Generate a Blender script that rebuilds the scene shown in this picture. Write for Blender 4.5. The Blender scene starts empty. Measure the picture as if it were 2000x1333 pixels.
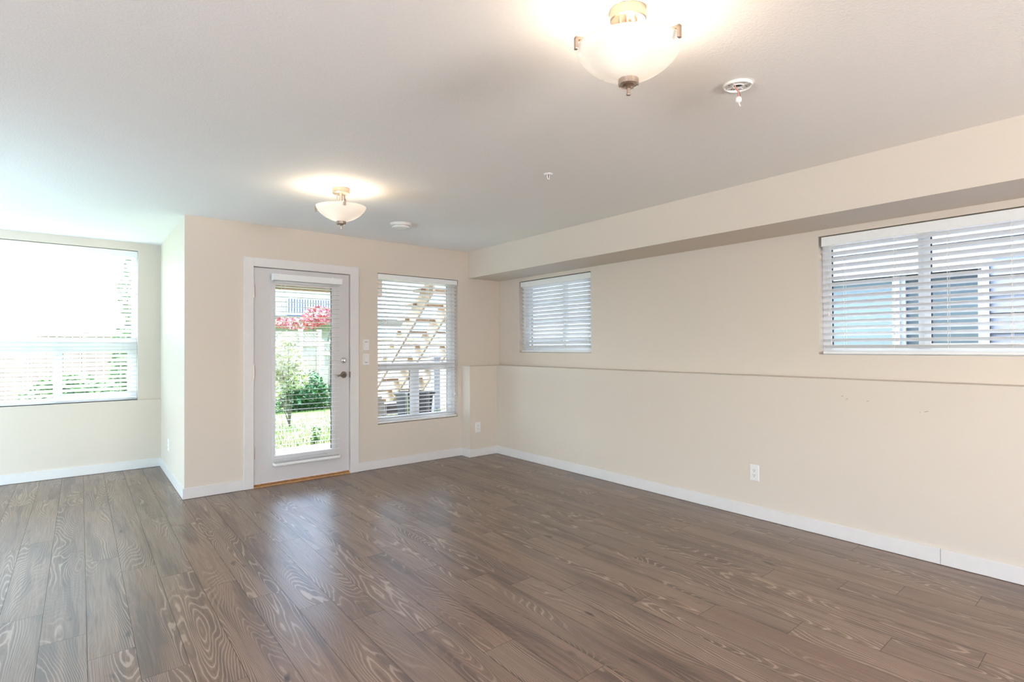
import bpy, math, random
from math import sin, cos, pi, radians, sqrt, atan2
from mathutils import Vector, Matrix

SC = bpy.context.scene
COL = SC.collection
random.seed(7)

# ------------------------------------------------------------------ camera
# The room is laid out in (u, v, z): u along the garden wall, v along the right
# wall, z up.  The garden wall is not quite square to the right wall (SK).
SK = 0.1742
def T(p):
    return Vector((p[0], p[1] + SK * (p[0] - 2.0), p[2]))

CAM_H = 1.2923
yaw, pitch, roll = radians(34.4891), radians(0.5537), radians(-0.2019)
R0 = Vector((cos(yaw), -sin(yaw), 0)); F0 = Vector((sin(yaw), cos(yaw), 0)); Z0 = Vector((0, 0, 1))
F1 = F0 * cos(pitch) + Z0 * sin(pitch); U1 = -F0 * sin(pitch) + Z0 * cos(pitch)
R2 = R0 * cos(roll) + U1 * sin(roll); U2 = -R0 * sin(roll) + U1 * cos(roll)
cd = bpy.data.cameras.new('camera'); cam = bpy.data.objects.new('camera', cd); COL.objects.link(cam)
cd.sensor_fit = 'HORIZONTAL'; cd.sensor_width = 36.0; cd.lens = 36.0 * 1227.3931 / 2000.0
cd.clip_start = 0.02; cd.clip_end = 400
M = Matrix((R2, U2, -F1)).transposed().to_4x4(); M.translation = Vector((0, 0, CAM_H))
cam.matrix_world = M
SC.camera = cam

# ------------------------------------------------------------------ colour management, world, sun, added fill lights
SC.view_settings.view_transform = 'Standard'; SC.view_settings.look = 'None'
SC.view_settings.gamma = 1.0; SC.view_settings.use_curve_mapping = False
SC.view_settings.exposure = 0.27
SC.cycles.max_bounces = 9; SC.cycles.diffuse_bounces = 5; SC.cycles.glossy_bounces = 4
SC.cycles.transparent_max_bounces = 12; SC.cycles.caustics_reflective = False; SC.cycles.caustics_refractive = False
SC.cycles.sample_clamp_indirect = 6.0
SC.cycles.use_denoising = True

W = bpy.data.worlds.new('sky'); SC.world = W; W.use_nodes = True
wn = W.node_tree.nodes; wl = W.node_tree.links
bg = wn['Background']; sky = wn.new('ShaderNodeTexSky'); sky.sky_type = 'NISHITA'
sky.sun_disc = False; sky.sun_elevation = radians(58); sky.sun_rotation = radians(-30); sky.air_density = 1.0; sky.dust_density = 2.5
SKY_STRENGTH = 3.0
wl.new(sky.outputs[0], bg.inputs[0]); bg.inputs[1].default_value = SKY_STRENGTH

def lamp(name, kind, loc, energy, color=(1, 1, 1), direction=None, **kw):
    d = bpy.data.lights.new(name, kind); d.energy = energy; d.color = color
    for k, v in kw.items(): setattr(d, k, v)
    o = bpy.data.objects.new(name, d); COL.objects.link(o); o.location = loc
    if direction is not None:
        o.rotation_euler = Vector(direction).to_track_quat('-Z', 'Y').to_euler()
    return o
lamp('sun', 'SUN', (0, 20, 20), 12, (1.0, 0.95, 0.86), direction=(-0.14, 0.10, -0.95), angle=radians(0.6))
# added area fills behind and left of the camera, standing in for unseen windows
lamp('daylight_rear_opening', 'AREA', T((2.2, -3.12, 1.42)), 222, (1.0, 0.945, 0.90), direction=(0, 1, 1.5),
     shape='RECTANGLE', size=1.8, size_y=1.0)
lamp('daylight_near_left_opening', 'AREA', T((-2.72, 0.4, 1.42)), 240, (0.80, 0.88, 1.0), direction=(0.85, 0.55, 1.9),
     shape='RECTANGLE', size=1.7, size_y=1.1)
lamp('daylight_left_opening', 'AREA', T((-2.72, 5.7, 0.62)), 92, (0.60, 0.86, 1.0), direction=(0.6, 1.0, 1.3),
     shape='RECTANGLE', size=1.2, size_y=0.85)
lamp('daylight_bay_side_opening', 'AREA', T((-2.62, 7.0, 0.62)), 42, (0.34, 0.74, 1.0), direction=(0.4, 1.0, 1.2),
     shape='RECTANGLE', size=1.0, size_y=0.85)

# ------------------------------------------------------------------ materials
def mat(name, color=(0.8, 0.8, 0.8), rough=0.5, metal=0.0, emit=None, estr=0.0, spec=0.5, bump=None):
    m = bpy.data.materials.new(name); m.use_nodes = True
    nt = m.node_tree; b = nt.nodes['Principled BSDF']
    b.inputs['Base Color'].default_value = (*color, 1); b.inputs['Roughness'].default_value = rough
    b.inputs['Metallic'].default_value = metal; b.inputs['Specular IOR Level'].default_value = spec
    if emit:
        b.inputs['Emission Color'].default_value = (*emit, 1); b.inputs['Emission Strength'].default_value = estr
    # every surface gets a little procedural variation
    tc = nt.nodes.new('ShaderNodeTexCoord'); nz = nt.nodes.new('ShaderNodeTexNoise')
    sc, amt, dist = bump or (40.0, 0.03, 0.0)
    nz.inputs['Scale'].default_value = sc; nz.inputs['Detail'].default_value = 3
    nt.links.new(tc.outputs['Object'], nz.inputs['Vector'])
    mx = nt.nodes.new('ShaderNodeMix'); mx.data_type = 'RGBA'; mx.blend_type = 'MULTIPLY'
    mx.inputs[0].default_value = 1.0
    mx.inputs[6].default_value = (*color, 1)
    rp = nt.nodes.new('ShaderNodeMapRange'); rp.inputs['From Min'].default_value = 0.3; rp.inputs['From Max'].default_value = 0.7
    rp.inputs['To Min'].default_value = 1 - amt; rp.inputs['To Max'].default_value = 1.0
    nt.links.new(nz.outputs['Fac'], rp.inputs['Value']); nt.links.new(rp.outputs[0], mx.inputs[7])
    nt.links.new(mx.outputs[2], b.inputs['Base Color'])
    if dist > 0:
        bp = nt.nodes.new('ShaderNodeBump'); bp.inputs['Strength'].default_value = 0.35; bp.inputs['Distance'].default_value = dist
        nt.links.new(nz.outputs['Fac'], bp.inputs['Height']); nt.links.new(bp.outputs[0], b.inputs['Normal'])
    return m

WALL = mat('cream_wall_paint', (0.68, 0.605, 0.525), 0.6, bump=(220, 0.015, 0.0012), spec=0.3)
BAYWALL = WALL
CEIL = mat('ceiling_paint', (0.91, 0.895, 0.875), 0.85, bump=(110, 0.02, 0.004), spec=0.2)
TRIM = mat('white_trim_paint', (0.75, 0.725, 0.71), 0.35, bump=(15, 0.03, 0))
DOOR = mat('white_door_paint', (0.66, 0.635, 0.635), 0.4, bump=(12, 0.02, 0))
VINYL = mat('white_vinyl', (0.74, 0.76, 0.79), 0.35)
BLIND = mat('white_faux_wood', (0.84, 0.845, 0.84), 0.4, bump=(30, 0.03, 0))
CORD = mat('white_cord', (0.8, 0.78, 0.72), 0.7)
GASKET = mat('black_gasket', (0.02, 0.03, 0.05), 0.4)
NICKEL = mat('brushed_nickel', (0.60, 0.49, 0.41), 0.28, 1.0, bump=(90, 0.1, 0))
BRONZE = mat('dark_nickel', (0.30, 0.25, 0.21), 0.3, 1.0)
CHROME = mat('chrome', (0.72, 0.70, 0.69), 0.15, 1.0)
PLASTIC = mat('white_plastic', (0.80, 0.79, 0.78), 0.4)
SLOT = mat('slot_dark', (0.04, 0.035, 0.03), 0.6)
SILL = mat('oak_threshold', (0.55, 0.30, 0.12), 0.5, bump=(30, 0.4, 0))
WIRE_R = mat('red_wire', (0.6, 0.04, 0.02), 0.4); WIRE_B = mat('black_wire', (0.01, 0.01, 0.01), 0.4)
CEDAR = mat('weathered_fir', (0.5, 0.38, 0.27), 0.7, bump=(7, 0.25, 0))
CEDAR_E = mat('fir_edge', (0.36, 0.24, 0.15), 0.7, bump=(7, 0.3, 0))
FENCE = mat('fence_board', (0.40, 0.345, 0.25), 0.8, bump=(5, 0.3, 0))
FENCE_B = mat('brown_fence_board', (0.32, 0.2, 0.145), 0.8, bump=(5, 0.35, 0))
CONC = mat('patio_concrete', (0.3, 0.3, 0.3), 0.85, bump=(20, 0.12, 0))
GRASS = mat('grass', (0.16, 0.24, 0.05), 0.8, bump=(14, 0.55, 0))
BLADE = mat('grass_blade', (0.15, 0.25, 0.05), 0.7, bump=(3, 0.5, 0))
LEAF_D = mat('dark_green_leaf', (0.03, 0.15, 0.03), 0.6, bump=(9, 0.6, 0))
LEAF_M = mat('green_leaf', (0.12, 0.26, 0.045), 0.6, bump=(6, 0.6, 0))
LEAF_W = mat('white_green_leaf', (0.55, 0.57, 0.36), 0.6, bump=(6, 0.3, 0))
LEAF_R = mat('red_leaf', (0.55, 0.14, 0.16), 0.6, bump=(5, 0.5, 0))
BARK = mat('bark', (0.16, 0.13, 0.1), 0.9, bump=(12, 0.5, 0))
HOUSE = mat('pale_house_siding', (0.5, 0.52, 0.55), 0.7)
HOUSEBLUE = mat('blue_wall', (0.022, 0.042, 0.1), 0.6)
DECKB = mat('brown_deck_board', (0.13, 0.09, 0.06), 0.7, bump=(6, 0.3, 0))
SIDING = mat('blue_grey_lap_siding', (0.15, 0.165, 0.19), 0.6, bump=(8, 0.05, 0))
WHITE = mat('white_exterior_paint', (0.36, 0.365, 0.38), 0.5)
NGLASS = mat('neighbour_glass', (0.07, 0.10, 0.11), 0.25, bump=(1.2, 0.3, 0))
NSKYPANE = mat('teal_shade', (0.13, 0.19, 0.2), 0.5)  # sky reflection in the left pane, painted as flat teal
POT = mat('navy_planter', (0.008, 0.012, 0.018), 0.5, bump=(30, 0.3, 0))
LIME = mat('lime_rim', (0.2, 0.26, 0.11), 0.6)
STONEPOT = mat('cream_stone', (0.28, 0.25, 0.2), 0.8, bump=(25, 0.2, 0))
GREYB = mat('grey_boards', (0.11, 0.095, 0.09), 0.8, bump=(6, 0.3, 0))
GRAVEL = mat('gravel', (0.16, 0.15, 0.14), 0.95, bump=(60, 0.6, 0))
SCUFF = mat('wall_scuff', (0.36, 0.30, 0.25), 0.8)

def glass_mat():
    m = bpy.data.materials.new('window_glass'); m.use_nodes = True; nt = m.node_tree
    for n in list(nt.nodes):
        if n.type != 'OUTPUT_MATERIAL': nt.nodes.remove(n)
    out = [n for n in nt.nodes if n.type == 'OUTPUT_MATERIAL'][0]
    t = nt.nodes.new('ShaderNodeBsdfTransparent'); t.inputs[0].default_value = (0.93, 0.97, 0.975, 1)
    g = nt.nodes.new('ShaderNodeBsdfGlossy'); g.inputs['Roughness'].default_value = 0.02
    f = nt.nodes.new('ShaderNodeFresnel'); f.inputs[0].default_value = 1.5
    mx = nt.nodes.new('ShaderNodeMixShader')
    ge = nt.nodes.new('ShaderNodeNewGeometry'); inv = nt.nodes.new('ShaderNodeMath'); inv.operation = 'SUBTRACT'; inv.inputs[0].default_value = 1.0
    mu = nt.nodes.new('ShaderNodeMath'); mu.operation = 'MULTIPLY'   # light leaving the back of the thin pane is not reflected again
    nt.links.new(ge.outputs['Backfacing'], inv.inputs[1]); nt.links.new(inv.outputs[0], mu.inputs[0]); nt.links.new(f.outputs[0], mu.inputs[1])
    nt.links.new(mu.outputs[0], mx.inputs[0]); nt.links.new(t.outputs[0], mx.inputs[1]); nt.links.new(g.outputs[0], mx.inputs[2])
    nt.links.new(mx.outputs[0], out.inputs['Surface'])
    return m
GLASS = glass_mat()

def bowl_mat():
    m = bpy.data.materials.new('frosted_lit_glass'); m.use_nodes = True; nt = m.node_tree
    b = nt.nodes['Principled BSDF']; b.inputs['Base Color'].default_value = (0.60, 0.55, 0.49, 1); b.inputs['Roughness'].default_value = 0.22
    # bulb light through the glass painted as emission: slightly hotter next to each bulb
    tc = nt.nodes.new('ShaderNodeTexCoord')
    val = None
    for px, py in ((-0.085, -0.055), (0.09, 0.03)):
        d = nt.nodes.new('ShaderNodeVectorMath'); d.operation = 'DISTANCE'; d.inputs[1].default_value = (px, py, -0.21)
        nt.links.new(tc.outputs['Object'], d.inputs[0])
        r = nt.nodes.new('ShaderNodeMapRange'); r.interpolation_type = 'SMOOTHSTEP'
        r.inputs['From Min'].default_value = 0.0; r.inputs['From Max'].default_value = 0.10
        r.inputs['To Min'].default_value = 0.16; r.inputs['To Max'].default_value = 0.0
        nt.links.new(d.outputs['Value'], r.inputs['Value'])
        if val is None: val = r.outputs[0]
        else:
            a = nt.nodes.new('ShaderNodeMath'); a.operation = 'ADD'; nt.links.new(val, a.inputs[0]); nt.links.new(r.outputs[0], a.inputs[1]); val = a.outputs[0]
    a = nt.nodes.new('ShaderNodeMath'); a.operation = 'ADD'; a.inputs[1].default_value = 0.42; nt.links.new(val, a.inputs[0])
    b.inputs['Emission Color'].default_value = (1.0, 0.84, 0.67, 1)
    nt.links.new(a.outputs[0], b.inputs['Emission Strength'])
    return m
BOWL = bowl_mat()
BULB = mat('lit_bulb', (1, 0.9, 0.75), 0.4, emit=(1.0, 0.78, 0.5), estr=6.0)

def floor_mat():
    m = bpy.data.materials.new('brown_oak_laminate'); m.use_nodes = True; nt = m.node_tree; L = nt.links.new; N = nt.nodes.new
    b = nt.nodes['Principled BSDF']
    tc = N('ShaderNodeTexCoord'); at = N('ShaderNodeAttribute'); at.attribute_name = 'plank'
    off = N('ShaderNodeVectorMath'); off.operation = 'MULTIPLY_ADD'
    off.inputs[1].default_value = (37.0, 53.0, 19.0)
    L(at.outputs['Color'], off.inputs[0]); L(tc.outputs['Object'], off.inputs[2])
    def noise(scale, detail=2.0, rough=0.5, dist=0.0):
        mp = N('ShaderNodeMapping'); mp.inputs['Scale'].default_value = scale
        L(off.outputs[0], mp.inputs['Vector'])
        n = N('ShaderNodeTexNoise'); n.inputs['Scale'].default_value = 1.0; n.inputs['Detail'].default_value = detail
        n.inputs['Roughness'].default_value = rough; n.inputs['Distortion'].default_value = dist
        L(mp.outputs[0], n.inputs['Vector']); return n.outputs['Fac']
    def rng(v, a, c, d, e, smooth=True):
        r = N('ShaderNodeMapRange'); r.interpolation_type = 'SMOOTHSTEP' if smooth else 'LINEAR'
        for k, x in zip(('From Min', 'From Max', 'To Min', 'To Max'), (a, c, d, e)): r.inputs[k].default_value = x
        L(v, r.inputs['Value']); return r.outputs[0]
    def mth(op, a, c=None):
        n = N('ShaderNodeMath'); n.operation = op
        for i, x in enumerate((a, c)):
            if x is None: continue
            if isinstance(x, (int, float)): n.inputs[i].default_value = x
            else: L(x, n.inputs[i])
        return n.outputs[0]
    # cathedral figure: contour lines of a long soft field, with fine wobble
    field = noise((4.6, 0.62, 1.0), 1.5, 0.45, 0.15)
    wob = noise((30, 5.0, 1), 2.0, 0.5)
    sepx = N('ShaderNodeSeparateXYZ'); L(tc.outputs['Object'], sepx.inputs[0])
    h = mth('ADD', mth('MULTIPLY', field, 40.0), mth('MULTIPLY', wob, 1.0))
    h = mth('ADD', h, mth('MULTIPLY', sepx.outputs[0], 55.0))
    ring = mth('SINE', mth('MULTIPLY', h, 6.283))
    line_l = rng(ring, 0.55, 1.0, 0.0, 1.0)
    line_d = rng(ring, -1.0, -0.35, 1.0, 0.0)
    where = rng(noise((5.5, 0.75, 1), 1.5), 0.42, 0.60, 0.12, 1.0)
    fibre = noise((170, 3.2, 1), 3.0, 0.6)
    fine = noise((420, 16, 1), 2.0, 0.5)
    smudge = rng(noise((11.0, 0.85, 1), 3.0, 0.6, 0.25), 0.48, 0.64, 0.0, 1.0)
    knot = rng(noise((15, 4.2, 1), 1.0), 0.715, 0.80, 0.0, 1.0)
    tint = noise((2.2, 0.7, 1), 1.0)
    def mixc(fac, a, c, blend='MIX'):
        n = N('ShaderNodeMix'); n.data_type = 'RGBA'; n.blend_type = blend
        if isinstance(fac, (int, float)): n.inputs[0].default_value = fac
        else: L(fac, n.inputs[0])
        for i, x in ((6, a), (7, c)):
            if isinstance(x, tuple): n.inputs[i].default_value = (*x, 1)
            else: L(x, n.inputs[i])
        return n.outputs[2]
    sep = N('ShaderNodeSeparateColor'); L(at.outputs['Color'], sep.inputs[0])
    base = mixc(rng(tint, 0.35, 0.65, 0, 1), (0.174, 0.107, 0.076), (0.245, 0.157, 0.107))
    base = mixc(mth('MULTIPLY', sep.outputs[0], 0.5), base, (0.165, 0.120, 0.095))
    base = mixc(mth('MULTIPLY', rng(fibre, 0.40, 0.66, 0.0, 1.0), 0.42), base, (0.100, 0.060, 0.042))
    base = mixc(mth('MULTIPLY', rng(fine, 0.5, 0.75, 0.0, 1.0), 0.25), base, (0.28, 0.20, 0.15))
    base = mixc(mth('MULTIPLY', smudge, 0.70), base, (0.070, 0.045, 0.037))
    base = mixc(mth('MULTIPLY', mth('MULTIPLY', line_d, where), 0.50), base, (0.105, 0.066, 0.048))
    base = mixc(mth('MULTIPLY', mth('MULTIPLY', line_l, where), 0.62), base, (0.44, 0.33, 0.25))
    base = mixc(mth('MULTIPLY', knot, 0.85), base, (0.035, 0.022, 0.018))
    L(base, b.inputs['Base Color'])
    b.inputs['Specular IOR Level'].default_value = 0.5
    rr = rng(fibre, 0.3, 0.7, 0.285, 0.36); L(rr, b.inputs['Roughness'])
    bp = N('ShaderNodeBump'); bp.inputs['Strength'].default_value = 0.12; bp.inputs['Distance'].default_value = 0.001
    L(fibre, bp.inputs['Height']); L(bp.outputs[0], b.inputs['Normal'])
    return m
FLOOR = floor_mat()
GROOVE = mat('floor_groove', (0.035, 0.025, 0.02), 0.7)

# ------------------------------------------------------------------ mesh building
def ident(p): return Vector(p)
class MB:
    """collects shapes given in room coordinates (or through a local map) and links them as one mesh"""
    def __init__(s, mp=None): s.v = []; s.f = []; s.mp = mp or (lambda a, d, z: (a, d, z)); s.sm = False
    def pt(s, a, d, z): s.v.append(s.mp(a, d, z)); return len(s.v) - 1
    def hexa(s, P):
        i = [s.pt(*p) for p in P]
        for q in ((0, 1, 2, 3), (7, 6, 5, 4), (0, 4, 5, 1), (1, 5, 6, 2), (2, 6, 7, 3), (3, 7, 4, 0)):
            s.f.append([i[k] for k in q])
    def box(s, a0, a1, d0, d1, z0, z1):
        s.hexa([(a0, d0, z0), (a1, d0, z0), (a1, d1, z0), (a0, d1, z0), (a0, d0, z1), (a1, d0, z1), (a1, d1, z1), (a0, d1, z1)])
    def bar(s, p, q, w, h, up=(0, 0, 1)):
        p = Vector(p); q = Vector(q); d = (q - p).normalized(); up = Vector(up)
        x = d.cross(up)
        if x.length < 1e-4: x = d.cross(Vector((1, 0, 0)))
        x.normalize(); y = x.cross(d).normalized(); x *= w / 2; y *= h / 2
        s.hexa([tuple(c) for c in (p - x - y, p + x - y, p + x + y, p - x + y, q - x - y, q + x - y, q + x + y, q - x + y)])
    def tube(s, pts, r, n=8, cap=True):
        pts = [Vector(p) for p in pts]; rings = []
        rs = r if isinstance(r, (list, tuple)) else [r] * len(pts)
        prev = None
        for k, p in enumerate(pts):
            d = (pts[min(k + 1, len(pts) - 1)] - pts[max(k - 1, 0)]).normalized()
            if prev is None:
                a = Vector((0, 0, 1)) if abs(d.z) < 0.9 else Vector((1, 0, 0)); x = d.cross(a).normalized()
            else: x = (prev - d * prev.dot(d)).normalized()
            prev = x; y = d.cross(x)
            rings.append([s.pt(*(p + (x * cos(2 * pi * j / n) + y * sin(2 * pi * j / n)) * rs[k])) for j in range(n)])
        for a, b in zip(rings, rings[1:]):
            for j in range(n): s.f.append([a[j], a[(j + 1) % n], b[(j + 1) % n], b[j]])
        if cap: s.f.append(rings[0][::-1]); s.f.append(rings[-1])
    def lathe(s, c, prof, n=32, axis='z', cap0=True, cap1=True):
        """profile of (radius, height) round an axis through c"""
        rings = []
        for r, h in prof:
            ring = []
            for j in range(n):
                a = 2 * pi * j / n; x, y = r * cos(a), r * sin(a)
                if axis == 'z': q = (c[0] + x, c[1] + y, c[2] + h)
                elif axis == 'v': q = (c[0] + x, c[1] + h, c[2] + y)
                else: q = (c[0] + h, c[1] + x, c[2] + y)
                ring.append(s.pt(*q))
            rings.append(ring)
        for a, b in zip(rings, rings[1:]):
            for j in range(n): s.f.append([a[j], a[(j + 1) % n], b[(j + 1) % n], b[j]])
        if cap0: s.f.append(rings[0][::-1])
        if cap1: s.f.append(rings[-1])
    def quad(s, *P): s.f.append([s.pt(*p) for p in P])
    def build(s, name, m, parent=None, shear=True, origin=None, bevel=0.0, smooth=False):
        tf = T if shear else Vector
        if parent is not None: o0 = Vector(parent['_o']) if '_o' in parent else Vector((0, 0, 0))
        elif origin is not None: o0 = tf(origin)
        else: o0 = Vector((0, 0, 0))
        me = bpy.data.meshes.new(name)
        me.from_pydata([tuple(tf(p) - o0) for p in s.v], [], s.f); me.update()
        import bmesh
        bm = bmesh.new(); bm.from_mesh(me); bmesh.ops.recalc_face_normals(bm, faces=bm.faces); bm.to_mesh(me); bm.free()
        if smooth: me.polygons.foreach_set('use_smooth', [True] * len(me.polygons))
        if isinstance(m, (list, tuple)):
            for x in m: me.materials.append(x)
        else: me.materials.append(m)
        o = bpy.data.objects.new(name, me); COL.objects.link(o)
        if parent is not None:
            o.parent = parent; o['_o'] = tuple(o0)
        else:
            o.location = o0; o['_o'] = tuple(o0)
        if bevel > 0:
            md = o.modifiers.new('edge', 'BEVEL'); md.width = bevel; md.segments = 2; md.limit_method = 'ANGLE'
        if smooth:
            try:
                md = o.modifiers.new('wn', 'WEIGHTED_NORMAL')
            except Exception: pass
        return o
def tag(o, label=None, cat=None, group=None, kind=None):
    if label: o['label'] = label
    if cat: o['category'] = cat
    if group: o['group'] = group
    if kind: o['kind'] = kind
    return o
def thing(name, label, cat, loc, shear=True, group=None, kind=None):
    o = bpy.data.objects.new(name, None); COL.objects.link(o); o.empty_display_size = 0.1
    p = T(loc) if shear else Vector(loc); o.location = p; o['_o'] = tuple(p)
    return tag(o, label, cat, group, kind)
def struct(name, mb, m, label, cat='wall', parent=None, **kw):
    o = mb.build(name, m, parent, **kw)
    if parent is None: tag(o, label, cat, kind='structure')
    return o

# ------------------------------------------------------------------ measures of the room
H = 2.44; D = 6.2386; D2 = 6.0436; D4 = 8.1906; D4L = 8.1052
XL = 0.7342; WS = 3.8654; W2 = 4.3743; W1 = 4.1907; XB = 3.7627
ZS = 2.124; ZL = 1.0684; ZL2 = 0.7341; TH = 0.20; UL = -2.6; VR = -3.0; BB = 0.0942; BT = 0.014

def wall_with_holes(mb, a0, a1, z0, z1, d0, d1, holes):
    """solid wall with rectangular holes, as a grid of blocks"""
    xs = sorted({a0, a1, *[x for h in holes for x in h[:2]]}); zs = sorted({z0, z1, *[z for h in holes for z in h[2:]]})
    def inside(x, z): return any(h[0] < x < h[1] and h[2] < z < h[3] for h in holes)
    n = {}
    nx, nz = len(xs) - 1, len(zs) - 1
    solid = [[not inside((xs[i] + xs[i + 1]) / 2, (zs[j] + zs[j + 1]) / 2) for j in range(nz)] for i in range(nx)]
    def S(i, j): return 0 <= i < nx and 0 <= j < nz and solid[i][j]
    for i in range(nx):
        for j in range(nz):
            if not solid[i][j]: continue
            x0, x1, y0, y1 = xs[i], xs[i + 1], zs[j], zs[j + 1]
            mb.quad((x0, d0, y0), (x1, d0, y0), (x1, d0, y1), (x0, d0, y1))
            mb.quad((x0, d1, y0), (x0, d1, y1), (x1, d1, y1), (x1, d1, y0))
            if not S(i - 1, j): mb.quad((x0, d0, y0), (x0, d0, y1), (x0, d1, y1), (x0, d1, y0))
            if not S(i + 1, j): mb.quad((x1, d0, y0), (x1, d1, y0), (x1, d1, y1), (x1, d0, y1))
            if not S(i, j - 1): mb.quad((x0, d0, y0), (x0, d1, y0), (x1, d1, y0), (x1, d0, y0))
            if not S(i, j + 1): mb.quad((x0, d0, y1), (x1, d0, y1), (x1, d1, y1), (x0, d1, y1))

RIGHTMAP = lambda a, d, z: (W2 + d, a, z)
BACKMAP = lambda a, d, z: (a, D + d, z)
BAYMAP = lambda a, d, z: (a, D4 + d, z)

DO = (1.305, 2.300, 0.0, 2.056)                 # door opening
W3 = (2.6204, 3.7106, 0.4671, 2.0915)           # garden window
SMW = (4.5034, 5.8014, 1.2277, 2.0803)          # small side window
BGW = (0.06, 2.06, 1.2309, 2.0781)              # big side window
BYW = (-1.75, 0.5144, ZL2, 2.3527)              # bay window

m = MB(BACKMAP); wall_with_holes(m, XL, W2 + TH, -0.1, H, 0, TH, [(DO[0], DO[1], -0.11, DO[3]), W3])
struct('wall_back', m, WALL, 'cream painted garden wall with the door and the tall window')
m = MB(); m.box(XL, XL + 0.16, D + TH, D4 + TH, -0.1, H)
struct('wall_bay_side', m, WALL, 'short return wall beside the bay, lit by the bay window')
m = MB(BAYMAP); wall_with_holes(m, UL, XL, ZL2, H, 0, TH, [(BYW[0], BYW[1], ZL2 - 0.01, BYW[3])])
m.quad((BYW[0], 0, ZL2), (BYW[1], 0, ZL2), (BYW[1], TH, ZL2), (BYW[0], TH, ZL2))
struct('wall_bay', m, WALL, 'upper bay wall around the wide window')
m = MB(); m.box(UL, XL, D4L, D4 + TH, -0.1, ZL2)
struct('wall_bay_lower', m, WALL, 'thicker lower wall under the bay window, topped by a narrow ledge')
m = MB(RIGHTMAP); wall_with_holes(m, VR, D, -0.1, H, 0, TH, [SMW, BGW])
struct('wall_right', m, WALL, 'upper right wall with the two high windows')
m = MB(); m.box(W1, W2, VR, D, -0.1, ZL)
m.box(XB, W1, D2, D, -0.1, ZL)
struct('wall_right_lower', m, WALL, 'thicker lower right wall topped by a long ledge')
m = MB(); m.box(WS, W2, VR, D, ZS, H)
struct('ceiling_soffit', m, WALL, 'boxed soffit running along the top of the right wall', 'soffit')
m = MB(lambda a, d, z: (UL - d, a, z)); wall_with_holes(m, VR, D4 + TH, -0.1, H, 0, TH, [(5.1, 6.3, 0.2, 1.05), (-0.45, 1.25, 0.87, 1.97), (6.5, 7.5, 0.2, 1.05)])  # openings added to let the left fill lights in
struct('wall_left', m, WALL, 'left wall outside the picture')
m = MB(lambda a, d, z: (a, VR - d, z)); wall_with_holes(m, UL - TH, W2 + TH, -0.1, H, 0, TH, [(1.3, 3.1, 0.92, 1.92)])  # opening made up for the rear fill light
struct('wall_rear', m, WALL, 'wall behind the camera')
m = MB(); m.box(UL - TH, W2 + TH, VR - TH, D + TH, H, H + 0.12); m.box(UL - TH, XL + 0.16, D + TH, D4 + TH, H, H + 0.12)
struct('ceiling', m, CEIL, 'off-white lightly textured ceiling', 'ceiling')

# floor: every plank a face with its own random colour value, thin dark grooves between
PW = 0.1728; P0 = 0.0275; PLEN = 1.434
JOINTS = {-2: 4.20, -1: 3.794, 0: 3.491, 1: 3.163, 2: 4.326, 3: 3.985, 4: 3.66, 5: 3.35, 6: 3.056, 7: 2.724, 8: 2.373, 9: 1.943,
          10: 3.067, 11: 2.843, 12: 2.589, 13: 2.221, 14: 1.915, 15: 1.53, 16: 1.185, 17: 0.862, 18: 1.92, 19: 1.555, 20: 1.31,
          21: 0.991, 22: 2.062, 23: 1.716, 24: 1.40}
def make_floor():
    V = []; Fc = []; rnd = []
    rg = random.Random(11)
    g = 0.0009
    for k in range(-16, 26):
        u0 = P0 + k * PW; u1 = u0 + PW
        j = JOINTS.get(k, 3.4 - 0.36 * (k % 5) + 0.05 * (k % 3))
        while j > VR: j -= PLEN
        while j < D4 + 0.1:
            j1 = j + PLEN
            a, b_ = max(u0, UL), min(u1, W2); c, d = max(j, VR), min(j1, D4)
            if b_ - a > 0.004 and d - c > 0.004:
                i = len(V)
                V += [T((a + g, c + g, 0)), T((b_ - g, c + g, 0)), T((b_ - g, d - g, 0)), T((a + g, d - g, 0))]
                Fc.append((i, i + 1, i + 2, i + 3)); rnd.append((rg.random(), rg.random(), rg.random()))
            j = j1
    n = len(Fc)
    i = len(V)
    z = -0.0015
    V += [T((UL, VR, z)), T((W2, VR, z)), T((W2, D4, z)), T((UL, D4, z)), T((UL, VR, -0.1)), T((W2, VR, -0.1)), T((W2, D4, -0.1)), T((UL, D4, -0.1))]
    Fc += [(i, i + 1, i + 2, i + 3), (i + 7, i + 6, i + 5, i + 4), (i, i + 4, i + 5, i + 1), (i + 1, i + 5, i + 6, i + 2), (i + 2, i + 6, i + 7, i + 3), (i + 3, i + 7, i + 4, i)]
    me = bpy.data.meshes.new('floor'); me.from_pydata([tuple(p) for p in V], [], Fc); me.update()
    me.materials.append(FLOOR); me.materials.append(GROOVE)
    ca = me.color_attributes.new('plank', 'FLOAT_COLOR', 'CORNER')
    for p in me.polygons:
        c = rnd[p.index] if p.index < n else (0, 0, 0)
        if p.index >= n: p.material_index = 1
        for li in p.loop_indices: ca.data[li].color = (*c, 1)
    o = bpy.data.objects.new('floor', me); COL.objects.link(o)
    tag(o, 'grey-brown oak laminate plank floor', 'floor', kind='structure')
make_floor()

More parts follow.
